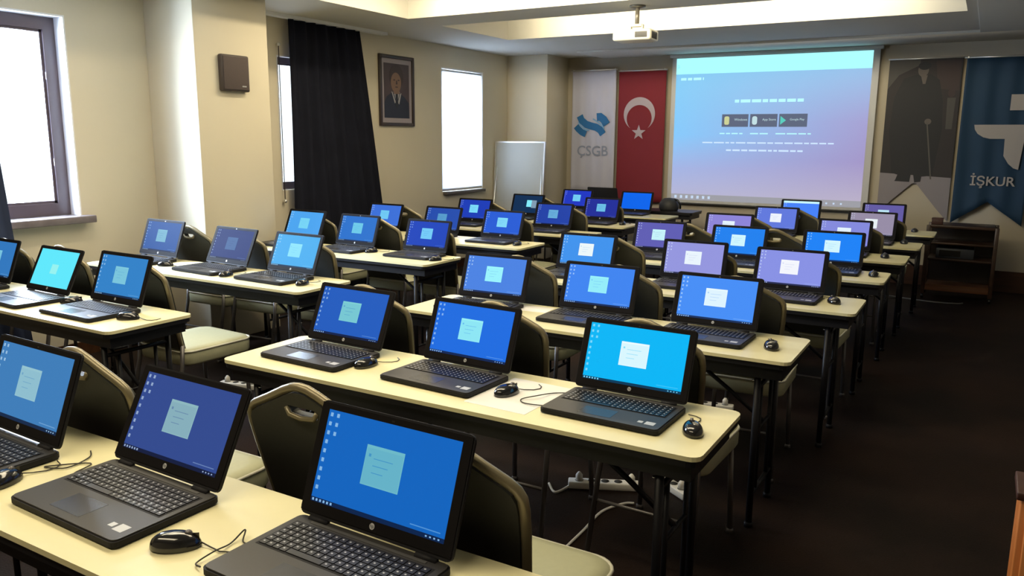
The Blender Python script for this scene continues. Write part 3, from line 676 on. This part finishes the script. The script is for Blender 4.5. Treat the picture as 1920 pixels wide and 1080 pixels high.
def make_laptop():
    r = thing('laptop', '', 'laptop', group='open black laptops on the tables')
    b = MB()
    def tp(z0, z1, i): 
        return None
    pts = rrect(-LW / 2, LW / 2, -LD, .006, .016); b.prism(pts, .004, .016, 0)
    b.prism(rrect(-LW / 2 + .004, LW / 2 - .004, -LD + .004, .002, .014), .016, .0195, 1); b.prism(rrect(-LW / 2 + .01, LW / 2 - .01, -LD + .012, -.004, .014), .0, .004, 0)
    base = b.build('base', [M_lapblk, M_lapdeck], r)
    kb = MB(); kx0, kx1, ky0, ky1 = -.175, .175, -.132, -.030
    kb.box(kx0 - .004, kx1 + .004, ky0 - .004, ky1 + .004, .0195, .0198, 0)
    nr, nc = 6, 19
    for i in range(nr):
        for j in range(nc):
            if i == 0 and 4 <= j <= 8:
                if j > 4: continue
                x0 = kx0 + 4 * (kx1 - kx0) / nc; x1 = kx0 + 9 * (kx1 - kx0) / nc
            else: x0 = kx0 + j * (kx1 - kx0) / nc; x1 = kx0 + (j + 1) * (kx1 - kx0) / nc
            y0 = ky0 + i * (ky1 - ky0) / nr; y1 = ky0 + (i + 1) * (ky1 - ky0) / nr
            g = .0014; kb.box(x0 + g, x1 - g, y0 + g, y1 - g, .0196, .0218, 1)
            if not (i == 0 and j == 4): kb.box(x0 + .0055, x0 + .0095, y0 + .008, y0 + .0115, .0218, .02195, 2)
    kb.build('keyboard', [M_lapblk, M_key, M_keyp], base)
    MB().box(-.075, .035, -.225, -.158, .0195, .0199).build('touchpad', M_pad, base)
    MB().box(.118, .134, -.212, -.197, .0195, .0198).build('sticker', M_stk, base); MB().box(.142, .172, -.218, -.192, .0195, .0198).build('sticker', M_stk, base)
    MB().box(-.15, .15, -.020, -.012, .0195, .0205).build('speaker_strip', mat('deck_strip', (.09, .088, .085), .35), base)
    ft = MB()
    for hx in (-.165, .115): MB().cyl((hx, -.003, .020), .0065, .05, axis='x', n=10).build('hinge', M_lapblk, r)
    l = MB()
    prof = rrect(-LW / 2, LW / 2, .004, .243, .014)
    l.prism(prof, 0, .0065, 0, lidM @ Matrix(((1, 0, 0, 0), (0, 0, -1, .004), (0, 1, 0, 0), (0, 0, 0, 1))))
    lid = l.build('lid', [M_lapblk], r)
    bz = MB(); yb = -.0026
    for (x0, x1, a, c_) in ((-LW / 2 + .003, -.1735, .012, .239), (.1735, LW / 2 - .003, .012, .239), (-.1735, .1735, .226, .239), (-.1735, .1735, .012, .034)):
        bz.box(x0, x1, -.0052, -.0024, a, c_, 0, lidM)
    bz.build('bezel', [M_bezel], lid)
    lg = MB(); T = lidM @ Matrix(((1, 0, 0, 0), (0, 0, -1, -.0054), (0, 1, 0, .023), (0, 0, 0, 1)))
    lg.add([(.0065 * math.cos(a * math.pi / 12), .0065 * math.sin(a * math.pi / 12), .0001) for a in range(24)], [tuple(range(24))], 0, True, T)
    text_mb(lg, 'hp', .0105, T @ Matrix.Translation((0, .0005, .0003)), 1)
    lg.build('badge', [M_stk, M_bezel], lid)
    MB().box(-.004, .004, -.0056, -.0050, .230, .234, 0, lidM).build('webcam', M_dark, lid)
    return r
lap0 = make_laptop(); lap_used = False
EXTRA = {'R1b': 7, 'R2a': 4, 'L1b': 6, 'L2b': 5, 'L2c': 3, 'L3a': 3, 'R4b': -3}
BIG = {'R1a': 1.05, 'R1b': 1.05, 'R1c': 1.06, 'R2a': 1.02, 'L1a': 1.05, 'L1b': 1.05, 'L1c': 1.07, 'L2a': 1.08, 'L2b': 1.06, 'L2c': 1.06, 'L3a': 1.08, 'L3b': 1.03}
def place_laptop(key, x, y, rz, desk, dlg, kind, lab, z=TH):
    global lap_used
    if key is None: o = lap0; o.location = (x, y, z); o.rotation_euler = (0, 0, rz); o['label'] = lab
    else: o = dup(lap0, (x, y, z), rz, lab)
    lid = [c_ for c_ in o.children if c_.name.split('.')[0] == 'lid'][0]
    k_ = BIG.get(key[-3:], 1.0); o.scale = (k_, k_, k_)
    e_ = math.radians(EXTRA.get(key[-3:], 0)); HZ = Matrix.Translation((0, 0, .020))
    lid.matrix_parent_inverse = Matrix(); lid.matrix_basis = HZ @ Matrix.Rotation(-e_, 4, 'X') @ HZ.inverted()
    if desk is not None:
        s = disp_mesh(None, kind).build('display', screen_mats(key, desk, dlg), lid)
    return o
WH = (235, 252, 255)
LAP = {  # key: x, hinge y offset rel table front, yaw deg, desktop colour, dialog colour, kind, screen word
 'R1a': (-2.265, .300, -2, (62, 125, 185), (148, 195, 208), 'dialog', 'steel-blue'),
 'R1b': (-1.685, .338, -1.5, (50, 74, 142), (140, 182, 190), 'dialog', 'dim navy'),
 'R1c': (-1.040, .362, -1.5, (15, 100, 190), (108, 184, 200), 'dialog', 'strong blue'),
 'R2a': (-2.178, .345, -2, (32, 92, 190), (125, 208, 212), 'dialog', 'mid blue'),
 'R2b': (-1.590, .352, -3, (28, 108, 224), (150, 240, 246), 'dialog', 'vivid blue'),
 'R2c': (-.942, .350, -1, (0, 182, 246), WH, 'dialog', 'bright cyan'),
 'R3a': (-2.165, .345, 2, (74, 130, 226), (160, 252, 255), 'dialog', 'cornflower-blue'),
 'R3b': (-1.580, .365, 0, (62, 132, 240), (155, 245, 250), 'dialog', 'light blue'),
 'R3c': (-.995, .350, -1, (70, 142, 246), WH, 'dialog', 'light blue'),
 'R4a': (-2.165, .38, 2, (62, 146, 236), (250, 255, 250), 'dialog', 'sky-blue'),
 'R4b': (-1.465, .40, 1, (148, 150, 222), (240, 252, 255), 'dialog', 'lavender'),
 'R4c': (-.900, .36, -1, (136, 145, 228), (252, 254, 255), 'dialog', 'periwinkle'),
 'R5a': (-2.060, .37, 3, (94, 92, 178), (205, 255, 255), 'dialog', 'dull violet'),
 'R5b': (-1.470, .37, 0, (28, 128, 238), (222, 255, 255), 'dialog', 'vivid blue'),
 'R5c': (-.845, .40, 1, (26, 130, 246), (225, 255, 255), 'dialog', 'vivid blue'),
 'R6a': (-1.800, .36, 3, (140, 132, 215), WH, 'dialog', 'lilac'),
 'R6c': (-.905, .36, 0, (132, 138, 220), WH, 'dialog', 'periwinkle'),
 'R7b': (-1.625, .38, 0, (96, 120, 220), (250, 254, 255), 'dialog', 'slate-blue'),
 'R7c': (-.815, .34, -1, (150, 140, 165), (240, 250, 252), 'dialog', 'greyish mauve'),
 'R8a': (-1.610, .36, 3, (70, 130, 248), (200, 245, 255), 'header', 'white-topped blue'),
 'R8b': (-.828, .34, 2, (98, 90, 162), (190, 235, 245), 'dialog', 'dark violet'),
 'L1a': (-4.86, .34, -2, (50, 120, 190), (125, 200, 225), 'dialog', 'blue'),
 'L1b': (-4.262, .315, -2, (96, 232, 252), (150, 242, 240), 'wash', 'washed-out cyan'),
 'L1c': (-3.690, .33, -1, (50, 130, 200), (128, 202, 222), 'dialog', 'blue'),
 'L2a': (-4.93, .365, -2, (34, 84, 160), (125, 186, 206), 'dialog', 'dark blue'),
 'L2b': (-4.24, .37, -3, (34, 52, 118), (72, 108, 160), 'dialog', 'very dim navy'),
 'L2c': (-3.650, .36, -2, (72, 174, 238), (145, 230, 250), 'dialog', 'sky-blue'),
 'L3a': (-4.735, .36, -3, (76, 165, 240), (122, 216, 246), 'dialog', 'sky-blue'),
 'L3b': (-4.170, .37, -2, (30, 110, 202), (110, 206, 232), 'dialog', 'mid blue'),
 'L3c': (-3.530, .41, 1, (16, 64, 186), (120, 212, 250), 'dialog', 'deep blue'),
 'L4a': (-4.740, .35, -1, (60, 112, 216), (116, 210, 246), 'dialog', 'mid blue'),
 'L4b': (-4.115, .38, -1, (34, 76, 172), (90, 162, 206), 'dialog', 'dim blue'),
 'L4c': (-3.485, .37, 0, (32, 90, 212), (135, 226, 250), 'dialog', 'mid blue'),
 'L5a': (-4.410, .40, 1, (26, 60, 182), (130, 230, 255), 'dialog', 'deep blue'),
 'L5c': (-3.485, .35, 1, (30, 64, 166), (106, 180, 220), 'dialog', 'dim blue'),
 'L6a': (-4.290, .36, 0, (10, 46, 84), (130, 235, 250), 'offset', 'dark teal'),
 'L6c': (-3.400, .34, 1, (30, 44, 152), (112, 202, 236), 'dialog', 'deep indigo'),
 'L7a': (-4.215, .35, 1, (30, 54, 192), (120, 216, 246), 'dialog', 'deep blue'),
 'L7c': (-3.475, .40, 0, (0, 100, 236), (0, 100, 236), 'plain', 'plain blue'),
}
rows = {}
for k in LAP: rows.setdefault(k[:2], []).append(k)
def posn(k):
    rr_ = rows[k[:2]]; i = rr_.index(k)
    if len(rr_) == 3: return ('left', 'middle', 'right')[i]
    return ('left', 'right')[i]
for k, (x, dy, rz, desk, dlg, kind, word) in LAP.items():
    yf = (TR if k[0] == 'R' else TL_)[int(k[1])][0]
    lab = 'open laptop with %s screen, %s seat of the %s %s table from camera' % (word, posn(k), ORD[int(k[1])], COLN[k[0]])
    if k != 'R1a': place_laptop('laptop ' + k, x, yf + dy, math.radians(rz), desk, dlg, kind, lab)
    else: first_lab = lab
o = dup(lap0, (-4.05, 9.16, .755), math.pi, 'black laptop turned away on the black table, lid back showing', None)
if 'group' in o: del o['group']
x, dy, rz, desk, dlg, kind, word = LAP['R1a']          # the source laptop itself takes the first place last
lap0.location = (x, TR[1][0] + dy, TH); lap0.rotation_euler = (0, 0, math.radians(rz)); lap0['label'] = first_lab; lap0.scale = (1.08,) * 3
disp_mesh(None, kind).build('display', screen_mats('laptop R1a', desk, dlg), [c_ for c_ in lap0.children if c_.name.split('.')[0] == 'lid'][0])

# ------------------------------------------------------------------ mice
def make_mouse(cord_pts=None):
    r = thing('computer_mouse', '', 'mouse', group='black mice beside the laptops')
    v = []; f = []; n = 20; m = 9
    for i in range(m + 1):
        ph = (math.pi / 2) * i / m
        for k in range(n):
            a = 2 * math.pi * k / n
            rx = .031 * (1 - .10 * math.sin(a)) ; ry = .053
            v.append((rx * math.cos(a) * math.cos(ph) ** .7, ry * math.sin(a) * math.cos(ph) ** .7 - .003 * math.sin(ph), .004 + .031 * math.sin(ph)))
    for i in range(m):
        for k in range(n): f.append((i * n + k, i * n + (k + 1) % n, (i + 1) * n + (k + 1) % n, (i + 1) * n + k))
    mb = MB(); mb.add(v, f, 0, True); mb.add([(.029 * math.cos(2 * math.pi * k / n), .050 * math.sin(2 * math.pi * k / n), z) for z in (0, .004) for k in range(n)], [tuple(range(n))] + [(k, (k + 1) % n, n + (k + 1) % n, n + k) for k in range(n)], 0)
    mb.build('mouse_body', M_mouse, r)
    w = MB(); w.cyl((-.004, .026, .0285), .0085, .008, axis='x', n=14); w.build('scroll_wheel', M_leg, r)
    s = MB(); s.box(-.0006, .0006, .030, .048, .018, .0305); s.build('button_seam', M_dark, r)
    c_ = MB(); c_.tube([(0, .052, .008), (.012, .070, .004), (.034, .095, .003), (.040, .120, .003), (.028, .140, .003), (.006, .150, .004)], .0016, n=6); c_.build('cable', M_cord, r)
    return r
mouse0 = make_mouse(); mouse_used = False
MICE = {'R1a': (-2.02, .965, 10), 'R1b': (-1.39, .985, -52), 'R2a': (-1.945, 2.238, -10), 'R2b': (-1.322, 2.228, -15), 'R2c': (-.672, 2.205, 25), 'R3c': (-.700, 3.325, 20), 'R4c': (-.635, 4.47, 30),
 'R5c': (-.560, 5.52, 10), 'R6c': (-.590, 6.46, 10), 'R7c': (-.545, 7.46, 10), 'R8b': (-.54, 8.50, 5), 'L1b': (-3.985, 2.33, -30), 'L1c': (-3.41, 2.255, -55), 'L2a': (-4.63, 3.36, -60), 'L2b': (-3.985, 3.31, 5), 'L2c': (-3.375, 3.345, 10),
 'L3b': (-3.92, 4.60, -20), 'L3c': (-3.28, 4.53, -20), 'L4c': (-3.21, 5.56, 0), 'L6c': (-3.11, 7.50, 0), 'R4b': (-1.22, 4.50, 0)}
for k, (x, y, rz) in MICE.items():
    word = {'R1b': 'glossy black mouse with cord', 'R1a': 'black mouse'}.get(k, 'black mouse')
    lab = '%s beside the %s laptop on the %s %s table from camera' % (word, posn(k), ORD[int(k[1])], COLN[k[0]])
    if not mouse_used: mouse0.location = (x, y, TH); mouse0.rotation_euler = (0, 0, math.radians(rz)); mouse0['label'] = lab; mouse_used = True
    else: dup(mouse0, (x, y, TH), math.radians(rz), lab)

# papers under mice
def paper(x0, x1, y0, y1, lab, rz=0, z=TH):
    o = MB().box(x0 - (x0 + x1) / 2, x1 - (x0 + x1) / 2, y0 - (y0 + y1) / 2, y1 - (y0 + y1) / 2, 0, .0008).build('paper_sheet', M_paper)
    o.location = ((x0 + x1) / 2, (y0 + y1) / 2, z); o.rotation_euler = (0, 0, math.radians(rz)); tag(o, lab, 'paper')
paper(-1.40, -1.165, 2.085, 2.40, 'white paper sheet under the mouse right of the vivid blue laptop', -2)
paper(-.84, -.64, .90, 1.18, 'white paper sheet at the bottom edge, right of the nearest large laptop', 2)
paper(-2.00, -1.82, 3.42, 3.54, 'small white paper behind the left laptop on the third aisle-side table', 5)
paper(-3.98, -3.82, 5.66, 5.78, 'white paper sheet between two laptops on the fourth window-side table', 2)

# ------------------------------------------------------------------ chairs
def make_chair():
    r = thing('banquet_chair', '', 'chair', group='olive banquet chairs behind the tables')
    half = [(.180, .475), (.186, .56), (.198, .67), (.209, .77), (.213, .83), (.211, .858), (.201, .876), (.182, .889), (.12, .918), (.06, .948), (.025, .962), (0, .965)]
    out = half + [(-x, z) for x, z in half[-2::-1]]
    def yo(z): return .105 - .105 * (z - .46) / .44
    # padded panel with a hand hole
    bm = bmesh.new()
    inner = [(x * .955, .475 + (z - .475) * .972) for x, z in out]
    hole = rrect(-.055, .055, .882, .911, .013, 3)
    ov_ = [bm.verts.new((x, z, 0)) for x, z in inner]; hv = [bm.verts.new((x, z, 0)) for x, z in hole]
    es = [bm.edges.new((ov_[i], ov_[(i + 1) % len(ov_)])) for i in range(len(ov_))] + [bm.edges.new((hv[i], hv[(i + 1) % len(hv)])) for i in range(len(hv))]
    bmesh.ops.triangle_fill(bm, use_beauty=True, use_dissolve=False, edges=es)
    g = bmesh.ops.extrude_face_region(bm, geom=bm.faces[:]); 
    for v in [e_ for e_ in g['geom'] if isinstance(e_, bmesh.types.BMVert)]: v.co.z = 1
    vs = [(v.co.x, yo(v.co.y) - .014 + .040 * v.co.z, v.co.y) for v in bm.verts]; bm.verts.index_update()
    fs = [[v.index for v in f.verts] for f in bm.faces]; bm.free()
    bk = MB(); bk.add(vs, fs, 0, False); back = bk.build('backrest', M_back, r)
    pip = MB(); pip.tube([(x, yo(z), z) for x, z in out], .0125, n=8); pip.build('back_frame', M_trim, r)
    hd = MB(); hd.tube([(-.053, yo(.90) - .012, .905), (-.042, yo(.885) - .017, .886), (0, yo(.88) - .019, .881), (.042, yo(.885) - .017, .886), (.053, yo(.90) - .012, .905)], .0075, n=8); hd.build('hand_grip', M_trim, back)
    # seat cushion
    st = MB(); bm = bmesh.new()
    o_ = rrect(-.222, .222, .085, .535, .07, 5); lay = [(.388, .965), (.400, .995), (.440, 1.0), (.462, .985), (.474, .94), (.480, .80), (.482, .4)]
    vv = []; n = len(o_)
    for z, s_ in lay: vv += [((x) * s_, .31 + (y_ - .31) * s_, z) for x, y_ in o_]
    ff = [(i * n + k, i * n + (k + 1) % n, (i + 1) * n + (k + 1) % n, (i + 1) * n + k) for i in range(len(lay) - 1) for k in range(n)] + [tuple(range(n)), tuple(range((len(lay) - 1) * n, len(lay) * n))]
    bm.free(); st.add(vv, ff, 0, True); seat = st.build('seat', M_seat, r)
    sw = MB(); sw.tube([(x * .995, .31 + (y_ - .31) * .995, .463) for x, y_ in o_], .0055, n=6, closed=True); sw.build('seat_piping', mat('pale_vinyl_piping', (.52, .51, .42), .4), seat)
    fr_ = MB(); fr_.tube([(-.19, .12, .392), (-.19, .50, .392), (.19, .50, .392), (.19, .12, .392)], .010, closed=True); fr_.build('seat_frame', M_leg, r)
    for sx in (-1, 1):
        MB().tube([(sx * .188, .098, .50), (sx * .192, .085, .38), (sx * .205, .01, .012)], .0115).lathe([(0, 0), (.016, 0), (.015, .016), (.0115, .02)], (sx * .205, .01, 0), n=10).build('leg', M_leg, r)
        MB().tube([(sx * .190, .485, .395), (sx * .20, .505, .012)], .0115).lathe([(0, 0), (.016, 0), (.015, .016), (.0115, .02)], (sx * .20, .505, 0), n=10).build('leg', M_leg, r)
    MB().tube([(-.197, .055, .22), (.197, .055, .22)], .007).build('stretcher', M_leg, r)
    return r
chair0 = make_chair(); chair_used = False
# chair backs: column/table the sitter uses, x, y of the back, yaw
CH = [('R2', 'left', -2.27, 1.335, 0), ('R2', 'middle', -1.447, 1.425, 0), ('R2', 'right', -.97, 1.335, 0),
 ('R3', 'left', -2.235, 2.58, 2), ('R3', 'middle', -1.585, 2.58, 0), ('R3', 'right', -.985, 2.60, -2),
 ('R4', 'left', -2.12, 3.69, 1), ('R4', 'middle', -1.53, 3.68, -2), ('R4', 'right', -.945, 3.67, 2),
 ('R5', 'left', -2.05, 4.78, 2), ('R5', 'middle', -1.46, 4.77, 0), ('R5', 'right', -.87, 4.76, -2),
 ('R6', 'left', -1.89, 5.82, 3), ('R6', 'right', -1.255, 5.81, 0),
 ('R7', 'left', -1.70, 6.78, 0), ('R7', 'right', -.86, 6.76, 0),
 ('R8', 'left', -1.49, 7.68, 4), ('R8', 'right', -.775, 7.68, 0),
 ('L2', 'left', -5.07, 2.60, 2), ('L2', 'middle', -4.49, 2.60, 0), ('L2', 'right', -3.765, 2.57, -3),
 ('L3', 'left', -4.80, 3.70, 0), ('L3', 'middle', -4.30, 3.71, 2), ('L3', 'right', -3.68, 3.70, 0),
 ('L4', 'left', -4.76, 4.88, 2), ('L4', 'middle', -4.08, 4.87, 0), ('L4', 'right', -3.57, 4.86, -2),
 ('L5', 'left', -4.60, 5.862, 0), ('L5', 'right', -3.50, 5.92, 2),
 ('L6', 'left', -4.31, 6.86, 3), ('L6', 'right', -3.42, 6.84, 0),
 ('L7', 'left', -4.22, 7.80, 0), ('L7', 'right', -3.45, 7.79, -2)]
for key, pos, x, y, rz in CH:
    lab = 'olive banquet chair, %s seat facing the %s %s table from camera' % (pos, ORD[int(key[1])], COLN[key[0]])
    if not chair_used: chair0.location = (x, y, 0); chair0.rotation_euler = (0, 0, math.radians(rz)); chair0['label'] = lab; chair_used = True
    else: dup(chair0, (x, y, 0), math.radians(rz), lab)

# ------------------------------------------------------------------ power gear
def cable(name, pts, rad, m, lab):
    # smooth the points
    P = [Vector(p) for p in pts]; out = []
    for i in range(len(P) - 1):
        p0, p1, p2, p3 = P[max(0, i - 1)], P[i], P[i + 1], P[min(len(P) - 1, i + 2)]
        for k in range(6):
            t = k / 6; out.append(0.5 * ((2 * p1) + (-p0 + p2) * t + (2 * p0 - 5 * p1 + 4 * p2 - p3) * t * t + (-p0 + 3 * p1 - 3 * p2 + p3) * t ** 3))
    out.append(P[-1])
    return tag(MB().tube(out, rad, n=6).build(name, m), lab, 'cable')
def power_strip(x, y, z, rz, lab, n=4):
    r = thing('power_strip', lab, 'power strip', (x, y, z), math.radians(rz))
    MB().box(-.03 * n - .02, .03 * n + .02, -.028, .028, 0, .035, bev=.006).build('strip_body', M_wcord, r)
    sk = MB()
    for k in range(n): sk.lathe([(.0, .0352), (.019, .0352), (.019, .0358), (0, .0358)], (-.03 * n + .03 + k * .06, 0, 0), n=14)
    sk.build('socket', M_hole, r)
    for k in (0, n - 1):
        p = MB(); p.lathe([(.0, .036), (.017, .036), (.016, .062), (.006, .075), (0, .075)], (-.03 * n + .03 + k * .06, 0, 0), n=12); p.build('plug', M_wcord, r)
    return r
power_strip(-1.38, 3.22, 0, 25, 'white power strip on the floor under the third aisle-side table', 5)
power_strip(-1.10, 3.36, 0, -35, 'short white power strip beside the aisle-side leg of the third table', 3)
power_strip(-1.30, 4.58, 0, 10, 'white power strip on the floor under the fourth aisle-side table')
power_strip(-4.00, 3.38, 0, 15, 'white power strip on the carpet under the second window-side table')
cable('power_cable', [(-1.285, 2.55, .006), (-1.285, 2.78, .006), (-1.29, 2.98, .006), (-1.24, 3.10, .006), (-1.20, 3.13, .006)], .006, M_wcord, 'white power cable lying on the carpet behind the second aisle-side table')
cable('power_cable', [(-1.62, 3.12, .006), (-1.55, 3.05, .006), (-1.52, 3.15, .01)], .006, M_wcord, 'short white cable end beside the long white power strip')
cable('power_cable', [(-.75, 9.05, .006), (-.55, 8.98, .006), (-.30, 8.93, .006), (-.12, 8.97, .006), (-.08, 9.02, .006)], .008, mat('grey_cord', (.10, .10, .10), .5), 'grey cable on the floor before the wooden shelf cart')
cable('power_cable', [(-2.03, 1.20, TH + .004), (-1.99, 1.17, TH + .004), (-1.975, 1.10, TH + .004), (-2.03, 1.075, TH + .004), (-1.95, 1.15, TH + .004), (-1.925, 1.09, TH + .004), (-1.885, 1.11, TH + .010)], .0018, M_cord, 'thin dark cords curling between the two left laptops nearest camera')
cable('power_cable', [(-1.255, 1.06, TH + .010), (-1.285, 1.07, TH + .004), (-1.30, 1.09, TH + .018), (-1.300, 1.05, TH + .004), (-1.290, 1.00, TH + .012), (-1.295, .96, TH + .004), (-1.27, .95, TH + .008)], .0018, M_cord, 'thin dark cord bent left of the largest laptop')
cable('power_cable', [(-.848, 1.12, TH + .010), (-.82, 1.13, TH + .004), (-.80, 1.08, TH + .004), (-.82, 1.02, TH + .004), (-.84, .97, TH + .004)], .0018, M_cord, 'thin black cord curving off the right side of the largest laptop')
cable('power_cable', [(-1.145, 2.32, TH + .010), (-1.19, 2.31, TH + .004), (-1.21, 2.24, TH + .012), (-1.25, 2.20, TH + .004), (-1.22, 2.17, TH + .004), (-1.148, 2.17, TH + .008)], .0018, M_cord, 'thin dark cord left of the bright cyan laptop')

# ------------------------------------------------------------------ black bag on the side table
r = thing('round_bag', 'dark grey rounded bag on the right part of the black table', 'bag', (-3.23, 9.2, .755))
MB().lathe([(0, 0), (.10, 0), (.118, .03), (.115, .08), (.095, .12), (.06, .145), (0, .152)], n=24).build('bag_body', mat('charcoal_nylon', (.03, .03, .032), .6, noise=.2, nscale=40), r)
MB().tube([(.06, 0, .135), (.11, -.02, .13), (.145, -.02, .08), (.14, 0, .03)], .012).build('strap', M_dark, r)

# ------------------------------------------------------------------ wooden shelf cart
r = thing('shelf_cart', 'low wooden shelf cart standing below the dark blue banner', 'shelf', (-.155, 9.15, 0))
CW, CD = .30, .36
for sx in (-1, 1):
    for yy_ in (0, CD): MB().box(sx * CW - .018, sx * CW + .018, yy_ - .015, yy_ + .015, .05, .755, bev=.004).build('post', M_cart, r)
for z, m_, th in ((.73, M_cart, .03), (.565, M_cart, .02), (.40, M_cart, .022), (.09, M_cartb, .045)):
    MB().box(-CW + .018, CW - .018, -.012, CD + .012, z, z + th, bev=.004).build('shelf', m_, r)
MB().box(-CW + .018, CW - .018, -.016, -.006, .135, .155).build('front_lip', M_cartb, r)
MB().box(-CW + .018, CW - .018, CD - .002, CD + .006, .145, .725).build('back_panel', mat('dark_cart_panel', (.02, .015, .013), .25), r)
for sx in (-1, 1):
    for yy_ in (0, CD): MB().cyl((sx * CW - .011, yy_, .025), .025, .022, axis='x').box(sx * CW - .006, sx * CW + .006, yy_ - .006, yy_ + .006, .025, .055).build('caster', M_dark, r)
r = thing('equipment_box', 'grey electronics box inside the wooden shelf cart', 'box', (-.20, 9.20, .4225))
MB().box(-.17, .17, 0, .27, 0, .10, bev=.006).build('case', mat('grey_box_metal', (.03, .034, .045), .4, metal=.2), r)
MB().box(-.14, .05, -.003, .002, .02, .08).build('front_panel', M_dark, r)
r = thing('storage_box', 'small dark red-brown box on the left end of the wooden cart', 'box', (-.385, 9.18, .7605))
MB().box(-.05, .05, 0, .12, 0, .055, bev=.005).build('box_body', mat('maroon_board', (.05, .02, .018), .5), r)
MB().box(-.053, .053, -.003, .123, .048, .062, bev=.004).build('box_lid', mat('maroon_lid', (.07, .028, .024), .5), r)

# ------------------------------------------------------------------ orange wooden cabinet at the right edge
r = thing('wooden_cabinet', 'orange-brown wooden cabinet cut off at the lower right photo edge', 'cabinet', (.50, 2.20, 0))
MB().box(-.35, .35, 0, .13, .04, .735, bev=.004).build('carcass', M_cab, r)
MB().box(-.36, .36, -.012, .14, .735, .757, bev=.004).build('cabinet_top', wood('cabinet_top_wood', (.035, .010, .006), (.06, .02, .012), 2, .5, 0), r)
MB().box(-.33, .33, .02, .12, 0, .04).build('plinth', M_dark, r)
for sx in (-1, 1):
    d = MB().box(-.165 + sx * .17, .165 + sx * .17, -.014, 0.0, .06, .72, bev=.003).build('door', M_cab, r)
    MB().cyl((sx * .03, -.030, .40), .010, .018, axis='y').build('knob', M_chrome, d)
